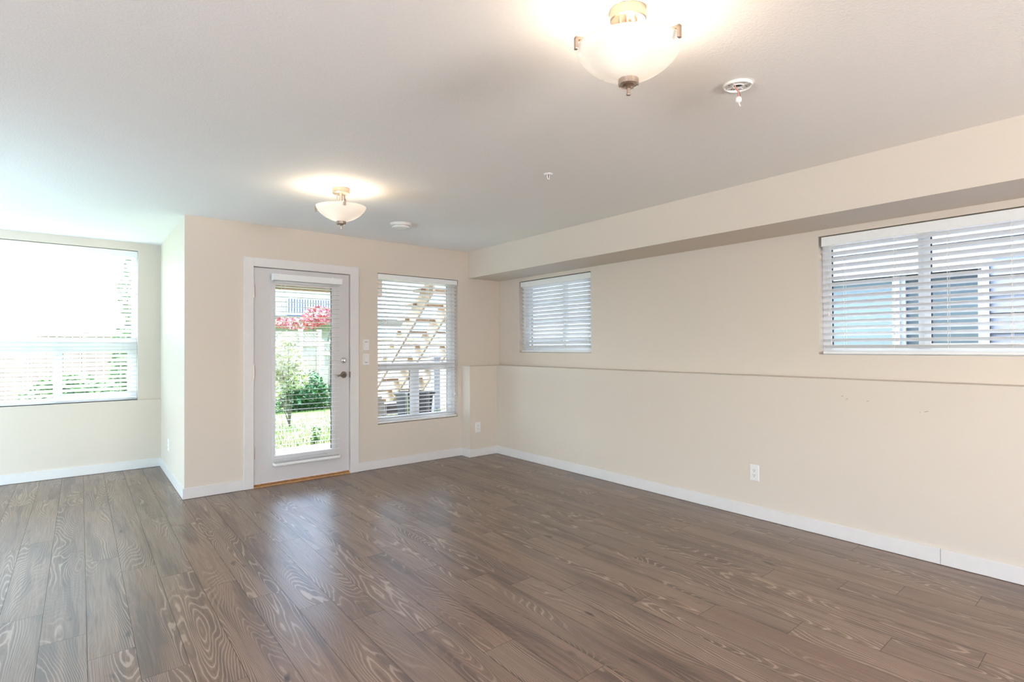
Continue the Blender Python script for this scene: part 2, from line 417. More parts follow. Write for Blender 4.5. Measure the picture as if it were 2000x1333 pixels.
# baseboards
def bb(name, segs, label):
    m = MB()
    for a in segs: m.box(*a)
    struct(name, m, TRIM, label, 'baseboard', bevel=0.002)
z0 = 0.002
bb('baseboard_right', [(W1 - BT, W1, 1.256, D2 - BT, z0, BB)], 'white baseboard along the far part of the right wall')
bb('baseboard_right_near', [(W1 - BT, W1, VR, 1.254, z0, BB)], 'white baseboard along the near part of the right wall, past the joint')
bb('baseboard_corner', [(XB - BT, W1, D2 - BT, D2, z0, BB), (XB - BT, XB, D2, D - BT, z0, BB)], 'white baseboard wrapping the thick corner wall')
bb('baseboard_back_right', [(2.3873, XB, D - BT, D, z0, BB)], 'white baseboard between the door and the thick corner')
bb('baseboard_back_left', [(XL - BT, 1.2263, D - BT, D, z0, BB)], 'white baseboard left of the door')
bb('baseboard_bay_side', [(XL - BT, XL, D, D4L - BT, z0, BB)], 'white baseboard along the short bay return wall')
bb('baseboard_bay', [(UL, XL, D4L - BT, D4L, z0, BB)], 'white baseboard under the bay window')

# ------------------------------------------------------------------ door
m = MB(BACKMAP)
m.box(1.2263, 1.313, -0.020, 0.0, 0.002, 2.1268); m.box(2.2915, 2.3873, -0.020, 0.0, 0.002, 2.1268); m.box(1.313, 2.2915, -0.020, 0.0, 2.0472, 2.1268)
struct('trim_1', m, TRIM, 'white casing around the garden door', 'door casing', bevel=0.0015)
m = MB(BACKMAP)   # jamb lining + stop
m.box(1.303, 1.3145, -0.001, TH, 0.0, 2.0455); m.box(2.2895, 2.3005, -0.001, TH, 0.0, 2.0455); m.box(1.303, 2.3005, -0.001, TH, 2.0458, 2.0575)
m.box(1.3145, 1.327, 0.056, TH, 0.02, 2.0455); m.box(2.277, 2.2895, 0.056, TH, 0.02, 2.0455); m.box(1.3145, 2.2895, 0.056, TH, 2.033, 2.0455)
struct('trim_2', m, TRIM, 'white jamb lining of the garden door', 'door jamb')
m = MB(BACKMAP); m.box(1.3145, 2.2895, -0.006, TH + 0.02, -0.03, 0.014); m.box(1.3145, 2.2895, 0.03, TH, 0.014, 0.026)
struct('trim_3', m, SILL, 'bare oak threshold strip under the door', 'threshold')
SL = (1.3195, 2.2845); SZ = (0.034, 2.040)
m = MB(BACKMAP); wall_with_holes(m, SL[0], SL[1], SZ[0], SZ[1], 0.006, 0.050, [(1.517, 2.092, 0.279, 1.893)])
door = struct('door_1', m, DOOR, 'white garden door with a full-height glass panel and a blind', 'door', origin=(1.8, D, 0))
m = MB(BACKMAP)
for fr in ((1.478, 1.5185, 0.236, 1.935), (2.0905, 2.133, 0.236, 1.935)): m.box(fr[0], fr[1], -0.004, 0.020, fr[2], fr[3])
m.box(1.5185, 2.0905, -0.004, 0.020, 0.236, 0.281); m.box(1.5185, 2.0905, -0.004, 0.020, 1.891, 1.935)
m.build('glass_frame', DOOR, door, bevel=0.003)
m = MB(BACKMAP)
m.box(2.0845, 2.0905, 0.018, 0.026, 0.281, 1.891); m.box(1.5185, 1.522, 0.018, 0.026, 0.281, 1.891)
m.build('glass_gasket', GASKET, door)
m = MB(BACKMAP); m.box(1.519, 2.090, 0.026, 0.032, 0.281, 1.891); m.build('glass_pane', GLASS, door)
for z in (1.8175, 1.0715, 0.3275):
    m = MB(BACKMAP); m.tube([(1.3175, -0.010, z - 0.06), (1.3175, -0.010, z - 0.02), (1.3175, -0.010, z + 0.02), (1.3175, -0.010, z + 0.06)], 0.0075, 10)
    m.box(1.313, 1.3225, -0.004, 0.006, z - 0.052, z + 0.052)
    tag(m.build('hinge', NICKEL, door), 'brushed metal hinge')
m = MB(BACKMAP); m.lathe((2.224, 0.006, 1.161), [(0.0315, 0), (0.0315, -0.010), (0.028, -0.014), (0.019, -0.015), (0.017, -0.026), (0.010, -0.030)], 28, 'v')
db = m.build('deadbolt', CHROME, door); m = MB(BACKMAP); m.box(2.2215, 2.2265, -0.040, -0.028, 1.146, 1.176); m.build('thumb_turn', CHROME, db)
m = MB(BACKMAP); m.lathe((2.224, 0.006, 1.015), [(0.034, 0), (0.034, -0.006), (0.030, -0.012), (0.013, -0.014), (0.012, -0.045), (0.010, -0.050)], 28, 'v')
ro = m.build('door_handle', BRONZE, door, smooth=False); tag(ro, 'dark bronze-toned lever handle')
m = MB(BACKMAP); m.tube([(2.228, -0.046, 1.015), (2.205, -0.052, 1.015), (2.17, -0.054, 1.012), (2.135, -0.050, 1.006)], [0.011, 0.0095, 0.008, 0.0075], 10)
m.build('lever', BRONZE, ro, smooth=True)
m = MB(BACKMAP); m.box(2.2865, 2.2915, -0.0215, 0.004, 0.985, 1.045); struct('trim_4', m, BRONZE, 'dark strike plate on the door jamb', 'strike plate')

# ------------------------------------------------------------------ windows
def window(n, mp, op, label, frame, bars, panes, gaskets, fl=None):
    """op: opening a0,a1,z0,z1; frame f; bars: list of boxes (a0,a1,d0,d1,z0,z1)"""
    a0, a1, b0, b1 = op; f = frame; o0 = mp((a0 + a1) / 2, 0.1, b0)
    m = MB(mp)
    m.box(a0, a0 + (fl or f), 0.085, 0.165, b0, b1); m.box(a1 - f, a1, 0.085, 0.165, b0, b1)
    m.box(a0 + (fl or f), a1 - f, 0.085, 0.165, b0, b0 + f); m.box(a0 + (fl or f), a1 - f, 0.085, 0.165, b1 - f, b1)
    w = m.build('window_%d' % n, VINYL, None, origin=o0, bevel=0.002); tag(w, label, 'window', kind='structure')
    for b in bars:
        m = MB(mp)
        for bx in b[1]: m.box(*bx)
        m.build(b[0], VINYL, w, bevel=0.002)
    for p in panes:
        m = MB(mp); m.box(p[0], p[1], p[4], p[4] + 0.004, p[2], p[3]); m.build('window_pane', GLASS, w)
    if gaskets:
        m = MB(mp)
        for g in gaskets: m.box(*g)
        m.build('gasket', GASKET, w)
    return w
a0, a1, b0, b1 = W3
window(1, BACKMAP, W3, 'white vinyl garden window right of the door, fixed above and sliding below', 0.045,
       [('transom', [(a0 + .018, a1 - .045, .080, .165, 1.075, 1.120), (a0 + .018, a1 - .045, .094, .165, 1.030, 1.075)]),
        ('sliding_sash', [(3.075, 3.140, .088, .118, .512, 1.03), (3.140, 3.205, .100, .13, .512, 1.03),
                          (a0 + .018, a0 + .034, .088, .118, .512, 1.03), (a1 - .103, a1 - .045, .1, .13, .512, 1.03),
                          (a0 + .034, 3.075, .088, .118, .512, .535), (3.205, a1 - .103, .1, .13, .512, .535)]),
        ('fixed_sash', [(a0 + .018, a0 + .030, .095, .14, 1.12, b1 - .045), (a1 - .10, a1 - .045, .095, .14, 1.12, b1 - .045)])],
       [(a0 + .030, a1 - .10, 1.12, b1 - .045, .115), (a0 + .034, 3.075, .535, 1.03, .105), (3.205, a1 - .103, .535, 1.03, .118)],
       [(a1 - .107, a1 - .100, .110, .118, 1.12, b1 - .045), (a1 - .110, a1 - .103, .105, .115, .535, 1.03), (3.070, 3.075, .1, .108, .535, 1.03)], fl=.018)
a0, a1, b0, b1 = BYW
window(2, BAYMAP, BYW, 'wide white vinyl bay window behind the blind at the left', 0.05,
       [('transom', [(a0 + .05, a1 - .05, .080, .165, 1.300, 1.381), (a0 + .05, a1 - .05, .094, .165, 1.244, 1.300)]),
        ('sliding_sash', [(-.226, -.150, .088, .13, .784, 1.244), (a1 - .09, a1 - .05, .1, .13, .784, 1.244), (-.15, a1 - .09, .1, .13, .784, .815),
                          (a0 + .05, a0 + .09, .088, .118, .784, 1.244)])],
       [(a0 + .05, a1 - .05, 1.381, b1 - .05, .115), (a0 + .09, -.226, .784, 1.244, .105), (-.15, a1 - .09, .815, 1.244, .118)],
       [(-.15, -.145, .1, .108, .815, 1.244)])
a0, a1, b0, b1 = SMW
window(3, RIGHTMAP, SMW, 'small white vinyl slider high on the right wall near the corner', 0.05,
       [('sliding_sash', [(a0 + .05, a0 + .10, .095, .13, b0 + .05, b1 - .05), (5.0, 5.055, .085, .125, b0 + .05, b1 - .05),
                          (a1 - .11, a1 - .05, .085, .12, b0 + .05, b1 - .05), (5.055, a1 - .11, .085, .12, b0 + .05, b0 + .08)])],
       [(a0 + .10, 5.0, b0 + .05, b1 - .05, .112), (5.055, a1 - .11, b0 + .05, b1 - .05, .103)],
       [(a1 - .162, a1 - .152, .084, .103, b0 + .05, b1 - .05), (5.055, 5.062, .095, .1, b0 + .05, b1 - .05)])
a0, a1, b0, b1 = BGW
window(4, RIGHTMAP, BGW, 'large white vinyl slider high on the near part of the right wall', 0.042,
       [('sliding_sash', [(a1 - .066, a1 - .042, .085, .12, b0 + .042, b1 - .042), (1.357, 1.394, .085, .118, b0 + .042, b1 - .042), (1.394, 1.431, .098, .13, b0 + .042, b1 - .042),
                          (a0 + .042, a0 + .08, .098, .13, b0 + .042, b1 - .042), (1.431, a1 - .066, .09, .115, b0 + .042, b0 + .062), (a0 + .08, 1.357, .098, .13, b0 + .042, b0 + .075)])],
       [(1.431, a1 - .066, b0 + .062, b1 - .042, .103), (a0 + .08, 1.357, b0 + .075, b1 - .042, .112)],
       [(a1 - .073, a1 - .066, .09, .103, b0 + .062, b1 - .042), (1.350, 1.357, .1, .112, b0 + .075, b1 - .042)])

# ------------------------------------------------------------------ blinds
def blind(mp, a0, a1, ztop, zbot, dc, tilt, label, ladders, pitch=0.044, val=0.064, vd=(0.002, 0.016), rail=0.018,
          cords=(), vext=0.0, sw=0.050, first=None, group='white horizontal slat blinds', brackets=()):
    """dc: depth of the slat centre line behind the wall face; tilt>0: room edge up"""
    cx = (a0 + a1) / 2
    w = thing('window_blind', label, 'blind', mp(cx, dc, zbot), group=group)
    m = MB(mp); m.box(a0 - vext, a1 + vext, vd[0], vd[1], ztop - val, ztop)
    if vext > 0:
        m.box(a0 - vext, a0 - vext + .012, vd[1], dc + .03, ztop - val, ztop); m.box(a1 + vext - .012, a1 + vext, vd[1], dc + .03, ztop - val, ztop)
    m.build('valance', BLIND, w, bevel=0.002)
    m = MB(mp); m.box(a0 + .004, a1 - .004, dc - .022, dc + .024, ztop - .045, ztop - .006); m.build('headrail', BLIND, w)
    m = MB(mp); t = radians(tilt); z = ztop - val - 0.012 if first is None else first; h = sw / 2; th = 0.0014
    zs = []
    while z > zbot + rail + 0.022:
        zs.append(z)
        dy, dz = -cos(t) * h, sin(t) * h; nx, nz = sin(t) * th, cos(t) * th
        P = []
        for a in (a0 + .004, a1 - .004):
            P.append([(a, dc + dy - nx, z + dz - nz), (a, dc - dy - nx, z - dz - nz), (a, dc - dy + nx, z - dz + nz), (a, dc + dy + nx, z + dz + nz)])
        m.hexa(P[0] + P[1]); z -= pitch
    m.build('slats', BLIND, w)
    m = MB(mp); m.box(a0 + .002, a1 - .002, dc - .024, dc + .024, zbot, zbot + rail); m.build('bottom_rail', BLIND, w, bevel=0.004)
    for x in ladders:
        m = MB(mp)
        for dd in (-h - .001, h + .001):
            m.tube([(x - .004, dc + dd * cos(t), ztop - val + .01), (x - .004, dc + dd * cos(t), zbot + rail)], 0.0009, 5)
        for zz in zs:
            m.tube([(x - .004, dc - cos(t) * h, zz + sin(t) * h - .002), (x - .004, dc + cos(t) * h, zz - sin(t) * h - .002)], 0.0008, 4)
        m.tube([(x + .004, dc, ztop - val), (x + .004, dc, zbot + rail)], 0.001, 5)
        m.build('ladder_cord', CORD, w)
    for (x, zc, n) in cords:
        m = MB(mp)
        for k in range(n):
            xx = x + .009 * (k - (n - 1) / 2)
            m.tube([(x, dc - .032, ztop - val + .006), (xx, dc - .034, zc + .03)], 0.001, 5)
        lc = m.build('lift_cord', CORD, w)
        for k in range(n):
            xx = x + .011 * (k - (n - 1) / 2); zz = zc + (.008 if k % 2 else 0)
            m = MB(mp); m.lathe((xx, dc - .036, zz - .012), [(.0075, 0), (.008, .004), (.006, .016), (.0032, .026), (.002, .034)], 12)
            m.build('tassel', brackets[0] if brackets else PLASTIC, lc, smooth=True)
    return w
blind(BACKMAP, W3[0] + .004, W3[1] - .010, W3[3] - .006, W3[2] + .008, .040, 17,
      'white slat blind in the garden window between the door and the thick corner', (2.737, 3.007, 3.30, 3.557), val=.052, cords=((3.66, .735, 2),))
blind(BAYMAP, BYW[0] + .006, BYW[1] - .003, BYW[3] - .008, .757, .034, 35,
      'widest white slat blind, in the bay window at the far left', (-1.2, -.80, -.4236, -.1917, .0398, .358), val=.062, cords=((.44, .99, 1),))
blind(RIGHTMAP, SMW[0] + .004, SMW[1] - .03, SMW[3] - .010, SMW[2] + .006, .040, 41,
      'small white slat blind, nearly closed, high on the right wall by the corner', (4.575, 4.976, 5.557), val=.060, cords=((5.690, 1.54, 1), (5.680, 1.335, 1), (4.56, 1.39, 1)))
blind(RIGHTMAP, BGW[0] + .006, BGW[1] - .022, BGW[3] - .008, BGW[2] + .005, .040, 24,
      'long white slat blind in the large high window on the right wall', (.35, .62, .927, 1.2493, 1.559, 1.888), val=.066, cords=((1.985, 1.515, 1), (1.970, 1.315, 1)))
wb = blind(BACKMAP, 1.494, 2.160, 1.986, .186, -.046, 4, 'narrow white slat blind hung on the glass of the garden door', (1.60, 2.03), pitch=.0466, val=.060,
      vd=(-.086, -.076), vext=.018, rail=.026, sw=.046, cords=((1.560, .755, 3), (1.548, .815, 1)), brackets=(mat('smoked_plastic', (0.22, 0.20, 0.19), 0.3),))
for x in (1.59, 2.04):
    m = MB(BACKMAP); m.box(x - .008, x + .008, -.074, -.071, .182, .206); m.box(x - .008, x + .008, -.074, .004, .182, .186); m.build('rail_clip', PLASTIC, wb)
for x in (1.49, 2.154):
    m = MB(BACKMAP); m.box(x, x + .01, -.03, .005, .186, .212); m.build('hold_down_bracket', PLASTIC, wb)
for x in (1.56, 1.82, 2.1):
    m = MB(BACKMAP); m.lathe((x, .006, 2.0), [(.006, 0), (.006, -.006)], 10, 'v'); m.build('mounting_screw', PLASTIC, wb)

# ------------------------------------------------------------------ switches and outlets
def plate(mp, a, z, w=.075, h=.118):
    m = MB(mp); x, y = w / 2, h / 2
    P = [(a - x, 0, z - y), (a + x, 0, z - y), (a + x, 0, z + y), (a - x, 0, z + y)]
    Q = [(a - x + .004, -.006, z - y + .004), (a + x - .004, -.006, z - y + .004), (a + x - .004, -.006, z + y - .004), (a - x + .004, -.006, z + y - .004)]
    m.hexa(P + Q); return m
def switch(a, z, label, up):
    s = thing('light_switch', label, 'light switch', BACKMAP(a, 0, z), group=None)
    plate(BACKMAP, a, z).build('cover_plate', PLASTIC, s)
    m = MB(BACKMAP); e = .003 if up else -.003
    m.hexa([(a - .016, -.004, z - .033), (a + .016, -.004, z - .033), (a + .016, -.004, z + .033), (a - .016, -.004, z + .033),
            (a - .016, -.009 - e, z - .033), (a + .016, -.009 - e, z - .033), (a + .016, -.009 + e, z + .033), (a - .016, -.009 + e, z + .033)])
    m.build('rocker', PLASTIC, s)
    m = MB(BACKMAP); m.box(a - .017, a + .017, -.0065, -.0058, z - .0345, z + .0345); m.build('rocker_gap', mat('shadow_gap', (0.3, 0.28, 0.26), .8), s)
switch(2.479, 1.321, 'upper of the two white light switches beside the door', True)
switch(2.479, 1.167, 'lower of the two white light switches beside the door', False)
def outlet(mp, a, z, label):
    s = thing('wall_outlet', label, 'outlet', mp(a, 0, z))
    plate(mp, a, z, .078, .122).build('cover_plate', PLASTIC, s)
    m = MB(mp); m.box(a - .0168, a + .0168, -.0085, -.004, z - .034, z + .034); m.build('receptacle', PLASTIC, s, bevel=.001)
    m = MB(mp)
    for zz in (z + .0185, z - .0185):
        m.box(a - .0078, a - .0052, -.0092, -.008, zz - .002, zz + .0075); m.box(a + .0052, a + .0078, -.0092, -.008, zz - .001, zz + .0065)
        m.lathe((a, -.008, zz - .0075), [(.0028, 0), (.0028, -.0012)], 10, 'v') if mp is not RIGHT1 else m.lathe((a, -.008, zz - .0075), [(.0028, 0), (.0028, -.0012)], 10, 'v')
    m.build('socket_slots', SLOT, s)
RIGHT1 = lambda a, d, z: (W1 + d, a, z)
outlet(RIGHT1, 2.497, .338, 'white duplex outlet low on the long right wall')
outlet(lambda a, d, z: (a, D2 + d, z), 3.885, .344, 'white duplex outlet on the thick corner wall right of the garden window')
outlet(lambda a, d, z: (XL + d, a, z), 7.40, .318, 'white duplex outlet on the short bay return wall, seen edge-on')

# scuffs on the lower right wall
m = MB(RIGHT1)
for a, z, w in ((1.83, .958, .016), (1.80, .94, .018), (1.665, .935, .018), (1.36, .888, .006), (1.325, .895, .026)):
    n = 8; c = [(a + w / 2 * cos(2 * pi * k / n), -.0006, z + (.0022 * sin(2 * pi * k / n)) - .12 * w * cos(2 * pi * k / n)) for k in range(n)]
    m.f.append([m.pt(*p) for p in c])
tag(m.build('wall_scuff', SCUFF, None), 'faint grey scuff marks on the lower right wall', 'scuff', kind='stuff')

# ------------------------------------------------------------------ ceiling lights
def ceiling_light(u, v, angs, label, power):
    c = T((u, v, H))
    s = thing('ceiling_light', label, 'ceiling light', c, shear=False, group='brushed nickel bowl ceiling lights')
    def loc(mb, name, mt, parent=s, **kw): 
        o = mb.build(name, mt, parent, shear=False, **kw); return o
    mp = lambda x, y, z: (c[0] + x, c[1] + y, c[2] + z)
    m = MB(mp); m.lathe((0, 0, 0), [(.060, 0), (.062, -.002), (.062, -.036), (.058, -.040), (.05, -.040)], 40); loc(m, 'canopy', NICKEL)
    m = MB(mp); m.lathe((0, 0, 0), [(.012, -.04), (.012, -.245)], 16); loc(m, 'stem', NICKEL)
    # glass bowl, 4 mm thick, open at the top
    prof = []
    R, ZR, ZBOT = .176, -.135, -.243
    n = 16
    for k in range(n + 1):
        t = sin(k / n * pi / 2); d = 1 - t if k < n else 0.0
        d = 1 - (k / n) ** 1.25; r = max(.022, R * (1 - d ** 1.5) ** 0.6); prof.append((r, ZR + (ZBOT - ZR) * d))
    prof[-1] = (R, ZR); inner = [(max(r - .005, .02), z + .004) for r, z in prof[::-1]]
    inner[0] = (R - .005, ZR + .0005)
    m = MB(mp); m.lathe((0, 0, 0), prof + [(R + .001, ZR + .004)] + inner, 56, cap0=False, cap1=False)
    loc(m, 'glass_bowl', BOWL, smooth=True)
    for k, a in enumerate(angs):
        a = radians(a); ca, sa = cos(a), sin(a)
        P = lambda r, z: (r * ca, r * sa, z)
        m = MB(mp); q = math.radians(0)
        m.bar(P(.030, -.038), P(.030, -.125), .008, .008, up=(ca, sa, 0))
        m.bar(P(.026, -.124), P(.196, -.124), .016, .010)
        m.bar(P(.191, -.119), P(.191, -.160), .016, .010, up=(ca, sa, 0))
        loc(m, 'arm', NICKEL, bevel=.001)
    m = MB(mp); m.lathe((0, 0, 0), [(.020, -.232), (.033, -.236), (.035, -.239), (.035, -.257), (.032, -.260), (.030, -.256), (.019, -.256), (.019, -.262), (.013, -.264), (.010, -.267), (.0065, -.269), (.0062, -.286), (.0075, -.288), (.0072, -.292), (.004, -.293)], 28)
    loc(m, 'finial', NICKEL)
    for k, (bx, by) in enumerate(((-.075, -.04), (.08, .03))):
        m = MB(mp); m.lathe((bx, by, -.165), [(.006, -.028), (.018, -.022), (.027, -.006), (.027, .006), (.018, .022), (.012, .030)], 16)
        loc(m, 'light_bulb', BULB, smooth=True)
        p = lamp('bulb_light', 'POINT', c + Vector((bx, by, -.118)), power / 2, (1.0, .80, .58), shadow_soft_size=.02)
    return s
ceiling_light(1.535, 1.610, (162, 42, -78), 'large near ceiling light, cut close to the top edge of the picture', 10)
ceiling_light(1.547, 4.500, (138, 258, 18), 'smaller-looking far ceiling light above the garden door', 9)

# smoke alarm, bare alarm base, sprinkler
c = T((2.444, 5.29, H)); s = thing('smoke_alarm', 'round white smoke alarm on the ceiling beside the far light', 'smoke alarm', c, shear=False)
mp = lambda x, y, z: (c[0] + x, c[1] + y, c[2] + z)
m = MB(mp); m.lathe((0, 0, 0), [(.098, 0), (.098, -.004), (.089, -.023), (.078, -.024)], 40); m.build('base_ring', PLASTIC, s, shear=False)
m = MB(mp); m.lathe((0, 0, 0), [(.072, -.022), (.081, -.028), (.080, -.040), (.072, -.045), (.055, -.046), (.053, -.044)], 40); m.build('cover', PLASTIC, s, shear=False)

c2 = T((2.371, 1.633, H)); s = thing('alarm_mounting_base', 'bare round white alarm base with dangling wires on the ceiling', 'alarm base', c2, shear=False)
mp2 = lambda x, y, z: (c2[0] + x, c2[1] + y, c2[2] + z)
m = MB(mp2); m.lathe((0, 0, 0), [(.060, 0), (.062, -.004), (.061, -.012), (.057, -.013), (.055, -.006), (.027, -.006), (.025, -.010), (.021, -.010), (.021, 0)], 40, cap0=False, cap1=False)
m.build('mounting_ring', PLASTIC, s, shear=False)
m = MB(mp2); m.lathe((0, 0, 0), [(.0215, -.0005), (.0215, -.001)], 24); m.build('box_hole', SLOT, s, shear=False)
for a in (100, 190, 280, 10):
    a = radians(a); m = MB(mp2); m.bar((.026 * cos(a), .026 * sin(a), -.008), (.050 * cos(a), .050 * sin(a), -.008), .003, .004); m.build('rib', PLASTIC, s, shear=False)
for a in (60, 75, 150, 330):
    a = radians(a); m = MB(mp2); m.bar((.036 * cos(a), .036 * sin(a), -.0066), (.043 * cos(a), .043 * sin(a), -.0066), .004, .001); m.build('screw_slot', SLOT, s, shear=False)
WW = mat('white_wire', (.8, .78, .72), .4)
for nm, mt, o in (('red_wire', WIRE_R, -.004), ('black_wire', WIRE_B, .006), ('white_wire', WW, .001)):
    m = MB(mp2); m.tube([(-.014 + o, .006, -.002), (-.010 + o, .002, -.018), (.000 + o, -.002, -.030), (.004 + o, -.003, -.044), (.002 + o, -.003, -.058)], .0017, 7)
    m.build(nm, mt, s, shear=False, smooth=True)
m = MB(mp2); m.lathe((.001, -.003, -.082), [(.004, 0), (.011, .004), (.013, .012), (.012, .022), (.007, .027)], 12); m.bar((.0, -.003, -.080), (.008, -.006, -.096), .004, .003)
m.build('connector', PLASTIC, s, shear=False)

c3 = T((2.555, 3.19, H)); s = thing('fire_sprinkler', 'small white fire sprinkler head in the middle of the ceiling', 'sprinkler', c3, shear=False)
mp3 = lambda x, y, z: (c3[0] + x, c3[1] + y, c3[2] + z)
m = MB(mp3); m.lathe((0, 0, 0), [(.030, 0), (.030, -.003), (.022, -.008), (.013, -.008), (.010, -.002)], 28, cap1=False); m.build('escutcheon', PLASTIC, s, shear=False)
m = MB(mp3)
for sx in (-1, 1): m.bar((sx * .009, 0, -.002), (sx * .009, 0, -.024), .004, .004); m.bar((sx * .009, 0, -.024), (0, 0, -.036), .004, .004)
m.lathe((0, 0, 0), [(.004, -.034), (.012, -.037), (.012, -.039), (.003, -.040)], 16); m.build('frame', PLASTIC, s, shear=False)
m = MB(mp3); m.tube([(0, 0, -.004), (0, 0, -.033)], .0022, 8); tag(m.build('bulb', mat('red_glass_bulb', (.25, .03, .02), .2), s, shear=False), 'red glass bulb')

# ================================================================== outside
def struct_out(name, mb, mt, label, cat): return struct(name, mb, mt, label, cat)
GZ = -.10
m = MB(); m.box(-3.5, 5.4, D + TH, 8.95, GZ - .3, GZ); struct_out('ground_patio', m, CONC, 'pale concrete patio outside the garden door', 'patio')
m = MB(); m.box(-14, 14, 8.95, 40, GZ - .3, GZ - .01); struct_out('ground_lawn', m, GRASS, 'sunlit green lawn beyond the patio', 'lawn')
m = MB(); m.box(5.4, 14, -6, 8.95, GZ - .3, GZ - .02); m.box(W2 + TH, 5.4, -6, D + TH, GZ - .3, GZ - .02); struct_out('ground_gravel', m, GRAVEL, 'gravel strip between the houses', 'ground')
rg = random.Random(3)
m = MB()
for k in range(9000):
    v = 8.95 + 8.0 * rg.random() ** 1.5; u = (v - 6) * .18 + rg.uniform(-1.6, 3.4) * (v / 12) + .6
    hh = rg.uniform(.03, .075); a = rg.uniform(0, pi); dx, dy = .006 * cos(a), .006 * sin(a); l = rg.uniform(-.025, .025)
    m.f.append([m.pt(u - dx, v - dy, GZ - .012), m.pt(u + dx, v + dy, GZ - .012), m.pt(u + l, v + l * .5, GZ + hh)])
tag(m.build('lawn_grass', BLADE, None, origin=(3, 10, GZ)), 'sunlit blades of grass standing on the lawn', 'grass', kind='stuff')

# leafy plants
def leaf_cloud(name, blobs, n, size, mt, parent, seed, shape=1.0, smoothz=0.6):
    r = random.Random(seed); m = MB()
    tot = sum(b[3] * b[4] * b[5] for b in blobs)
    for b in blobs:
        cnt = int(n * b[3] * b[4] * b[5] / tot)
        for _ in range(cnt):
            while True:
                x, y, z = (r.uniform(-1, 1) for _ in range(3)); q = x * x + y * y + z * z
                if q <= 1: break
            k = q ** .5; f = (k ** .45) / max(k, 1e-3)
            c = Vector((b[0] + x * f * b[3], b[1] + y * f * b[4], b[2] + z * f * b[5]))
            s = size * r.uniform(.6, 1.3)
            d = Vector((r.gauss(0, 1), r.gauss(0, 1), r.gauss(0, smoothz))).normalized()
            w = d.cross(Vector((r.gauss(0, .4), r.gauss(0, .4), 1))).normalized() * s * .32 * shape
            dn = Vector((0, 0, -s * .12))
            i = [m.pt(*p) for p in (c - d * s * .5, c + w + dn, c + d * s * .5, c - w + dn)]
            m.f.append([i[0], i[1], i[2]]); m.f.append([i[0], i[2], i[3]])
    return m.build(name, mt, parent)
def stems(name, base, tops, rad, parent, mt=BARK):
    m = MB()
    for tp in tops:
        mid = [(base[k] * .55 + tp[k] * .45) + (0, 0, .06)[k] for k in range(3)]
        m.tube([base, mid, tp], [rad, rad * .7, rad * .35], 7)
    return m.build(name, mt, parent, smooth=True)

t = thing('flowering_shrub', 'tall pale white-flowering shrub on the lawn, seen at the left of the door glass', 'shrub', (3.05, 11.2, GZ))
stems('stem', (3.05, 11.2, GZ), [(2.85, 11.1, 1.2), (3.2, 11.3, 1.1), (3.02, 11.2, 1.45), (2.75, 11.3, .8)], .013, t)
leaf_cloud('foliage', [(2.95, 11.2, 1.10, .30, .3, .36), (3.12, 11.2, .82, .30, .3, .26), (2.72, 11.2, .62, .26, .3, .30), (3.0, 11.2, 1.42, .16, .2, .16), (2.75, 11.2, 1.0, .22, .2, .22)], 1700, .085, LEAF_W, t, 5)
t = thing('garden_bush', 'dense dark green sloping bush in front of the fence', 'bush', (4.3, 14.1, GZ))
leaf_cloud('foliage', [(4.15, 14.0, .32, .55, .5, .50), (4.45, 14.1, .14, .75, .5, .32), (3.7, 14.0, .12, .6, .5, .35), (4.9, 14.2, 0, .5, .4, .18)], 4200, .10, LEAF_D, t, 8)
stems('stem', (4.2, 14.0, GZ), [(4.0, 14.0, .5), (4.5, 14.0, .4)], .03, t)
t = thing('red_maple', 'low red-leaved tree spreading along the far side of the fence', 'tree', (5.9, 18.6, GZ))
stems('trunk', (5.9, 18.6, GZ), [(5.2, 18.5, 2.1), (5.9, 18.7, 2.4), (6.6, 18.6, 2.35)], .06, t)
leaf_cloud('foliage', [(6.05, 18.6, 2.28, .55, .5, .30), (5.35, 18.6, 2.02, .75, .5, .17), (6.6, 18.6, 2.30, .5, .4, .26), (4.8, 18.6, 2.05, .4, .4, .14)], 1150, .12, LEAF_R, t, 12, shape=1.3)
t = thing('leafy_plant', 'small leafy green plant at the lawn edge outside the door', 'plant', (2.83, 9.0, GZ))
leaf_cloud('foliage', [(2.83, 9.0, .05, .075, .08, .12), (2.80, 9.0, -.04, .06, .06, .05)], 160, .055, LEAF_M, t, 13)
stems('stem', (2.83, 9.0, GZ), [(2.81, 9.0, .1), (2.85, 9.0, .12)], .006, t)
t = thing('garden_tree', 'tall bright green leafy shrub at the right side of the bay window', 'tree', (.62, 10.8, GZ))
stems('trunk', (.62, 10.8, GZ), [(.55, 10.8, 2.2), (.75, 10.8, 1.6), (.7, 10.8, 2.8)], .03, t)
leaf_cloud('foliage', [(.66, 10.8, 2.1, .22, .3, .62), (.60, 10.8, 1.2, .26, .3, .55), (.66, 10.8, .45, .28, .3, .5), (.5, 10.8, .8, .2, .3, .35)], 2200, .10, LEAF_M, t, 21)
t = thing('garden_bush', 'round green bush left of centre through the bay window', 'bush', (-.2, 12.5, GZ))
leaf_cloud('foliage', [(-.35, 12.5, .42, .42, .4, .45), (.2, 12.6, .38, .35, .4, .40), (-.05, 12.6, .6, .3, .4, .3)], 2400, .11, LEAF_M, t, 22)
stems('stem', (-.2, 12.5, GZ), [(-.3, 12.5, .5), (.1, 12.5, .5)], .03, t)
t = thing('garden_bush', 'low pale bush at the lower left of the bay window', 'bush', (-1.15, 11.5, GZ))
leaf_cloud('foliage', [(-.95, 11.5, .22, .5, .4, .34), (-1.5, 11.4, .25, .5, .4, .36)], 1500, .10, LEAF_W, t, 23)
stems('stem', (-1.1, 11.5, GZ), [(-1.0, 11.5, .3), (-1.4, 11.5, .3)], .02, t)

